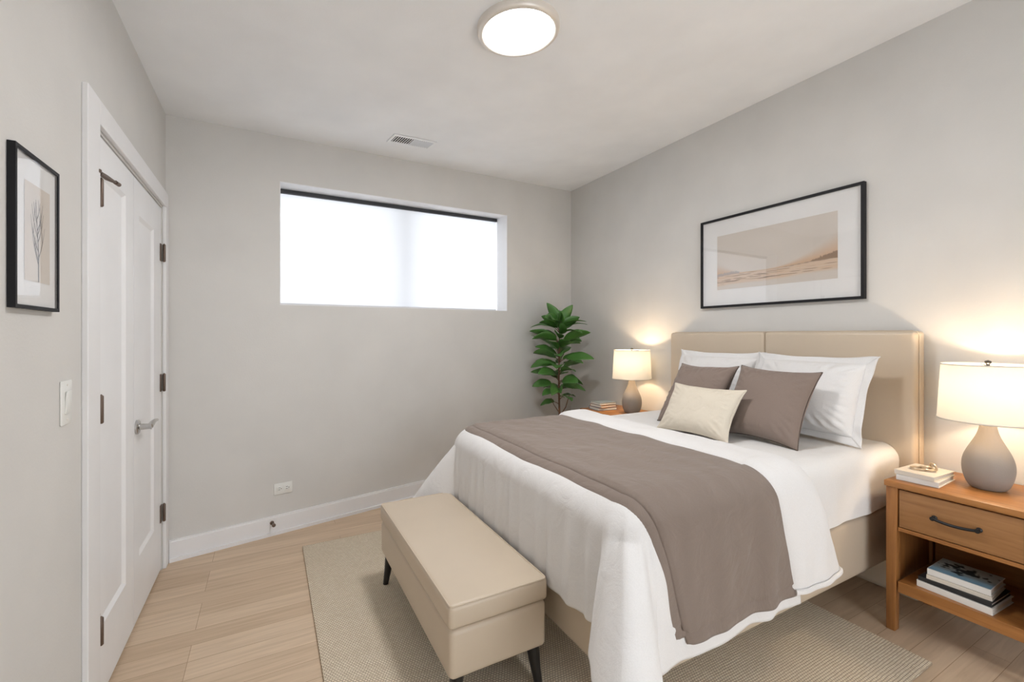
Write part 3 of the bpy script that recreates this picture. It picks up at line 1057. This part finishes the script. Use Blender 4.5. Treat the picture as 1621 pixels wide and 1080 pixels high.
def nightstand(label, y0):
    W = 0.485
    y1 = y0 + W
    n = thing('nightstand', label, 'nightstand', (0.5 * (NX0 + NX1), 0.5 * (y0 + y1), 0), group='cherry wood nightstands')
    obj('table_top', nb(NX0 - 0.008, NX1, y0 - 0.006, y1 + 0.006, 0.667, 0.695, bev=0.005), M['wood_y'], n)
    for x, y in ((NX0, y0), (NX0, y1 - 0.044), (NX1 - 0.044, y0), (NX1 - 0.044, y1 - 0.044)):
        bm = bmesh.new(); box(bm, x, x + 0.044, y, y + 0.044, 0.0, 0.667, bev=0.003)
        inner = y + 0.044 if y < y0 + 0.1 else y
        for v in bm.verts:
            if v.co.z < 0.05 and abs(v.co.y - inner) < 0.006: v.co.y += 0.010 if inner != y + 0.044 else -0.010
        obj('leg', bm, M['wood_z'], n)
    for y in (y0 + 0.004, y1 - 0.024):
        obj('side_panel', nb(NX0 + 0.044, NX1 - 0.044, y, y + 0.02, 0.19, 0.667), M['wood_z'], n, smooth=False)
    obj('back_panel', nb(NX1 - 0.03, NX1 - 0.012, y0 + 0.044, y1 - 0.044, 0.19, 0.667), M['wood_y'], n, smooth=False)
    obj('apron', nb(NX0 + 0.004, NX0 + 0.03, y0 + 0.044, y1 - 0.044, 0.470, 0.486, bev=0.001), M['wood_y'], n, smooth=False)
    obj('drawer_base', nb(NX0 + 0.03, NX1 - 0.03, y0 + 0.024, y1 - 0.024, 0.472, 0.486), M['wood_y'], n, smooth=False)
    obj('shelf', nb(NX0 + 0.004, NX1 - 0.03, y0 + 0.0435, y1 - 0.0435, 0.187, 0.237, bev=0.002), M['wood_y'], n, smooth=False)
    dr = obj('drawer', nb(NX0 + 0.005, NX0 + 0.028, y0 + 0.048, y1 - 0.048, 0.490, 0.660, bev=0.002), M['wood_drawer'], n)
    bm = bmesh.new()
    yc = 0.5 * (y0 + y1); zc = 0.575; hx = NX0 + 0.005
    pts = [(hx - 0.028 + 0.010 * (2 * t - 1) ** 2, yc - 0.072 + 0.144 * t, zc - 0.006 * (1 - (2 * t - 1) ** 2)) for t in [i / 12 for i in range(13)]]
    tube(bm, pts, 0.0062, 10)
    for s in (-0.070, 0.070):
        lathe(bm, [(0, 0), (0.010, 0), (0.010, 0.004), (0.0065, 0.008), (0.0065, 0.022), (0.009, 0.026), (0, 0.028)], 0, 0, 0, 14)
        for v in bm.verts[-2 - 14 * 5:]: v.co = Vector((hx - v.co.z, yc + s + v.co.x, zc + v.co.y))
    obj('handle', bm, M['black_metal'], dr)
    return n


NY0, FY0 = 0.512, 2.842
nightstand('cherry wood nightstand in the foreground, one drawer above an open shelf of books', NY0)
nightstand('cherry wood nightstand on the far side of the bed beside the plant', FY0)


# ------------------------------------------------------------------ table lamps
def lamp(label, x, y):
    z = 0.695
    l = thing('table_lamp', label, 'lamp', (x, y, z), group='bedside lamps')
    prof = [(0, 0.0), (0.062, 0.0), (0.072, 0.004), (0.088, 0.025), (0.1, 0.058), (0.105, 0.095), (0.1, 0.130), (0.085, 0.165), (0.064, 0.200), (0.046, 0.232), (0.036, 0.262), (0.031, 0.290), (0.029, 0.318), (0.027, 0.322), (0, 0.322)]
    # smooth the profile
    for _ in range(2):
        q = [prof[0], prof[1]]
        for A, B in zip(prof[1:-1], prof[2:]):
            q += [(A[0] * .75 + B[0] * .25, A[1] * .75 + B[1] * .25), (A[0] * .25 + B[0] * .75, A[1] * .25 + B[1] * .75)]
        prof = q + [prof[-1]]
    prof = [(a * (0.81 if a > 0.03 else 0.9), b) for a, b in prof]
    bm = bmesh.new(); lathe(bm, prof, x, y, z, 56); obj('lamp_base', bm, M['ceramic'], l)
    r0, r1, z0, z1 = 0.165, 0.152, 0.300, 0.545
    bm = bmesh.new(); lathe(bm, [(r0, z0), (r1, z1)], x, y, z, 72)
    s = obj('lamp_shade', bm, M['shade'], l)
    for nm, r, zz in (('shade_hem', r0, z0), ('shade_hem', r1, z1)):
        bm = bmesh.new(); tube(bm, [(x + r * math.cos(2 * PI * i / 64), y + r * math.sin(2 * PI * i / 64), z + zz) for i in range(64)], 0.0028, 6, closed=True)
        obj(nm, bm, M['shade'], s)
    bm = bmesh.new()
    lathe(bm, [(0.012, 0.322), (0.012, 0.350), (0.008, 0.352)], x, y, z, 12)
    for k in range(2):
        sgn = -1 if k else 1
        tube(bm, [(x, y + sgn * 0.010, z + 0.335), (x, y + sgn * 0.045, z + 0.38), (x, y + sgn * 0.045, z + 0.47), (x, y + sgn * 0.02, z + 0.53), (x, y, z + 0.540)], 0.002, 6)
    for k in range(3):
        a = 2 * PI * k / 3 + 0.4
        tube(bm, [(x, y, z + 0.540), (x + r1 * math.cos(a), y + r1 * math.sin(a), z + 0.540)], 0.002, 6)
    obj('harp', bm, M['black_metal'], l)
    bm = bmesh.new(); lathe(bm, [(0, 0.536), (0.006, 0.538), (0.006, 0.548), (0.011, 0.553), (0.011, 0.561), (0, 0.566)], x, y, z, 14)
    obj('finial', bm, M['black_metal'], l)
    bm = bmesh.new(); lathe(bm, [(0.010, 0.352), (0.012, 0.375), (0.016, 0.40), (0.027, 0.432), (0.029, 0.452), (0.022, 0.474), (0, 0.484)], x, y, z, 20)
    b = obj('bulb', bm, M['bulb'], l)
    b.visible_shadow = True
    ld = bpy.data.lights.new('bulb_light', 'POINT')
    ld.energy = TABLE_LAMP; ld.color = (1.0, 0.77, 0.52); ld.shadow_soft_size = 0.022
    lo = bpy.data.objects.new('bulb_light', ld); COL.objects.link(lo); lo.parent = l; lo.location = (0, 0, 0.452)
    return l


lamp('grey stoneware table lamp with lit drum shade on the foreground nightstand', 2.785, 0.722)
lamp('grey stoneware table lamp with lit drum shade on the far nightstand beside the plant', 2.775, 2.910)


# ------------------------------------------------------------------ books
def book(label, x, y, z, lx_, ly_, t, yaw, cover, group, art=False, spine='left'):
    """book lying flat: cover boards, page block; spine on the -x side"""
    b = thing('book', label, 'book', (x, y, z), (0, 0, yaw), group)
    bm = bmesh.new()
    c = 0.0028
    box(bm, -lx_ / 2, lx_ / 2, -ly_ / 2, ly_ / 2, 0, c)
    box(bm, -lx_ / 2, lx_ / 2, -ly_ / 2, ly_ / 2, t - c, t)
    if spine == 'left': box(bm, -lx_ / 2 - 0.002, -lx_ / 2 + c, -ly_ / 2, ly_ / 2, 0, t, bev=0.001)
    else: box(bm, -lx_ / 2, lx_ / 2, ly_ / 2 - c, ly_ / 2 + 0.002, 0, t, bev=0.001)
    obj('cover', bm, cover, b, local=True, smooth=False)
    obj('pages', nb(-lx_ / 2 + c, lx_ / 2 - 0.005, -ly_ / 2 + 0.005, ly_ / 2 - (0.005 if spine == 'left' else c), c, t - c), M['paper'], b, local=True, smooth=False)
    if art:
        bm = bmesh.new()
        grid(bm, 50, 60, lambda u, v: Vector((-lx_ / 2 + 0.002 + (lx_ - 0.004) * u, -ly_ / 2 + 0.002 + (ly_ - 0.004) * v, t + 0.0005)))
        o = obj('cover_picture', bm, M['paint'], b, local=True, smooth=False)

        def f(co):
            u = co.x / lx_ + .5; v = co.y / ly_ + .5
            c0 = Vector((0.42, 0.47, 0.46)).lerp(Vector((0.14, 0.25, 0.33)), sm(0.55, 0.1, u))
            k = nz(u * 5, v * 5, 3) + 0.6 * nz(u * 14, v * 14, 6) + 0.45 - 2.6 * ((u - .58) ** 2 * 2.2 + (v - .55) ** 2)
            return c0.lerp(Vector((0.02, 0.03, 0.035)), sm(0.12, 0.3, k))
        paint(o, f)
    return b


G = 'books on the foreground nightstand top'
book('lower white book of the pair under the ring ornament', 2.695, 0.905, 0.6955, 0.215, 0.150, 0.024, R_(3), M['cover_white'], G)
book('upper cream covered book of the pair, ring ornament lying on it', 2.690, 0.907, 0.7200, 0.205, 0.145, 0.020, R_(-2), M['cover_cream'], G)
G = 'books on the open shelf of the foreground nightstand'
yb, xb, zb = 0.768, 2.672, 0.2375
book('bottom white book of the shelf stack, widest of the four', xb, yb, zb, 0.205, 0.245, 0.028, R_(-3), M['cover_white'], G)
book('thin black edged book second from the bottom of the shelf stack', xb, yb + 0.002, zb + 0.0285, 0.195, 0.236, 0.018, R_(-2), M['cover_black'], G)
book('cream book third from the bottom of the shelf stack', xb + 0.004, yb - 0.004, zb + 0.047, 0.185, 0.205, 0.018, R_(2), M['cover_cream'], G)
book('top book of the shelf stack with dark branches on a blue grey cover', xb + 0.006, yb - 0.004, zb + 0.0655, 0.18, 0.20, 0.026, R_(1), M['cover_white'], G, art=True)
G = 'books on the far nightstand'
book('blue book at the bottom of the far nightstand stack', 2.690, 3.190, 0.6955, 0.20, 0.155, 0.026, R_(-6), M['cover_blue'], G, spine='y')
book('orange brown book in the middle of the far nightstand stack', 2.690, 3.185, 0.7220, 0.185, 0.150, 0.022, R_(2), M['cover_orange'], G, spine='y')
book('slate covered book on top of the far nightstand stack', 2.690, 3.185, 0.7445, 0.185, 0.145, 0.020, R_(-3), M['cover_slate'], G, spine='y')

# ring ornament
bm = bmesh.new()


def ring(bm, c, r, rad, nx, ny, nzv):
    n_ = Vector((nx, ny, nzv)).normalized(); a = n_.orthogonal().normalized(); b = n_.cross(a)
    tube(bm, [Vector(c) + a * r * math.cos(2 * PI * i / 24) + b * r * math.sin(2 * PI * i / 24) for i in range(24)], rad, 8, closed=True)


oz = 0.7405
ring(bm, (2.675, 0.925, oz + 0.006), 0.026, 0.005, 0.05, 0, 1)
ring(bm, (2.690, 0.890, oz + 0.007), 0.022, 0.005, 0.1, 0.08, 1)
ring(bm, (2.700, 0.878, oz + 0.020), 0.016, 0.0045, 0.8, -0.6, 0.35)
ring(bm, (2.690, 0.905, oz + 0.013), 0.018, 0.0045, 0.3, 0.2, 0.9)
ro = obj('ring_ornament', bm, M['ring'])
own(ro, (2.688, 0.90, oz)); tag(ro, 'small pale brass linked rings lying on the foreground nightstand books', 'ornament')

# ------------------------------------------------------------------ plant
PX, PY = 2.53, 3.665
pl = thing('potted_plant', 'tall green broad leaved plant in the corner between window and far nightstand', 'plant', (PX, PY, 0))
bm = bmesh.new()
lathe(bm, [(0, 0), (0.115, 0), (0.125, 0.01), (0.155, 0.30), (0.163, 0.305), (0.163, 0.335), (0.148, 0.335), (0.145, 0.29)], PX, PY, 0, 40)
obj('pot', bm, M['pot'], pl)
bm = bmesh.new(); lathe(bm, [(0, 0.305), (0.146, 0.300)], PX, PY, 0, 32); obj('soil', bm, M['soil'], pl)
bm = bmesh.new()


def trunk(z): return Vector((PX + 0.012 * math.sin(z * 5), PY + 0.015 * math.sin(z * 4 + 1), z))


zs = [0.29 + i * 0.09 for i in range(15)]
tube(bm, [trunk(z) for z in zs], [0.012 - 0.0075 * i / 14 for i in range(15)], 8)
random.seed(21)
twigs = []


def leaf(bm, base, az, el, ln, wd, droop, roll=0.0):
    d = Vector((math.cos(az) * math.cos(el), math.sin(az) * math.cos(el), math.sin(el)))
    side = Vector((-math.sin(az), math.cos(az), 0))
    n = 11
    rows = []
    p = Vector(base); e = el
    for i in range(n + 1):
        t = i / n
        dirv = Vector((math.cos(az) * math.cos(e), math.sin(az) * math.cos(e), math.sin(e)))
        upv = side.cross(dirv) * -1
        sd = (side * math.cos(roll) + upv * math.sin(roll))
        un = sd.cross(dirv)
        if un.z < 0: un = -un
        w = wd * 0.5 * (math.sin(PI * min(1, max(0, (t * 0.94 + 0.03))) ** 0.85)) ** 0.9 if 0 < i < n else 0.002
        rows.append([bm.verts.new(p + sd * (w * q) + un * (0.22 * w * abs(q) - 0.02 * w * (1 - abs(q)) + 0.06 * w * math.sin(t * 14) * abs(q))) for q in (-1, -0.5, 0, 0.5, 1)])
        p = p + dirv * (ln / n)
        e -= droop / n
    for A, B in zip(rows, rows[1:]):
        for k in range(4): bm.faces.new((A[k], A[k + 1], B[k + 1], B[k]))


lb = bmesh.new()
golden = 2.39996
k = 0
levels = [(0.72, 4, 0.13), (0.79, 5, 0.17), (0.86, 5, 0.18), (0.94, 6, 0.20), (1.02, 6, 0.22), (1.11, 6, 0.24), (1.20, 6, 0.24), (1.28, 6, 0.23), (1.36, 6, 0.22), (1.43, 5, 0.21)]
for z, cnt, ln in levels:
    for i in range(cnt):
        az = k * golden + random.uniform(-.25, .25); k += 1
        f = (z - 0.7) / 0.75
        el = R_(12 + 24 * f) + random.uniform(-0.22, 0.22)
        base = trunk(z + random.uniform(-0.035, 0.035))
        pe = 0.035 + random.random() * 0.05
        dirv = Vector((math.cos(az) * math.cos(el + .35), math.sin(az) * math.cos(el + .35), math.sin(el + .35)))
        tip = base + dirv * pe
        tube(bm, [base, base + dirv * pe * 0.5 + Vector((0, 0, 0.004)), tip], [0.0045, 0.0035, 0.0025], 6)
        L_ = ln * random.uniform(1.0, 1.3)
        # keep clear of the walls
        end = tip + Vector((math.cos(az), math.sin(az), 0)) * L_
        while ((end - BO).dot(N) > -0.02 or end.x > XR - 0.03) and L_ > 0.08:
            L_ -= 0.02; end = tip + Vector((math.cos(az), math.sin(az), 0)) * L_
        leaf(lb, tip, az, el, L_, random.uniform(0.092, 0.125), random.uniform(0.5, 1.0), random.uniform(-0.9, 0.9))
top = trunk(1.48)
for i, (az, el, ln) in enumerate(((2.5, 1.15, .25), (-0.75, 1.12, .25), (1.0, 1.35, .20), (-2.0, 0.95, .17), (2.2, 0.6, .22), (-0.6, 0.62, .23), (4.2, 0.7, .16), (3.0, 0.9, .18))):
    leaf(lb, top + Vector((0, 0, -0.02 * (i % 3))), az, el, ln, 0.112, 0.25, 1.15 * (-1) ** i)
tube(bm, [trunk(0.56), trunk(0.56) + Vector((0.04, -0.05, 0.10)), trunk(0.56) + Vector((0.06, -0.08, 0.22))], [0.006, 0.005, 0.003], 6)
tube(bm, [trunk(0.60), trunk(0.60) + Vector((-0.05, 0.02, 0.08)), trunk(0.60) + Vector((-0.08, 0.03, 0.15))], [0.005, 0.004, 0.003], 6)
obj('stem', bm, M['stem'], pl)
o = obj('foliage', lb, M['leaf'], pl, angle=180)
solidify(o, 0.0012, 0)
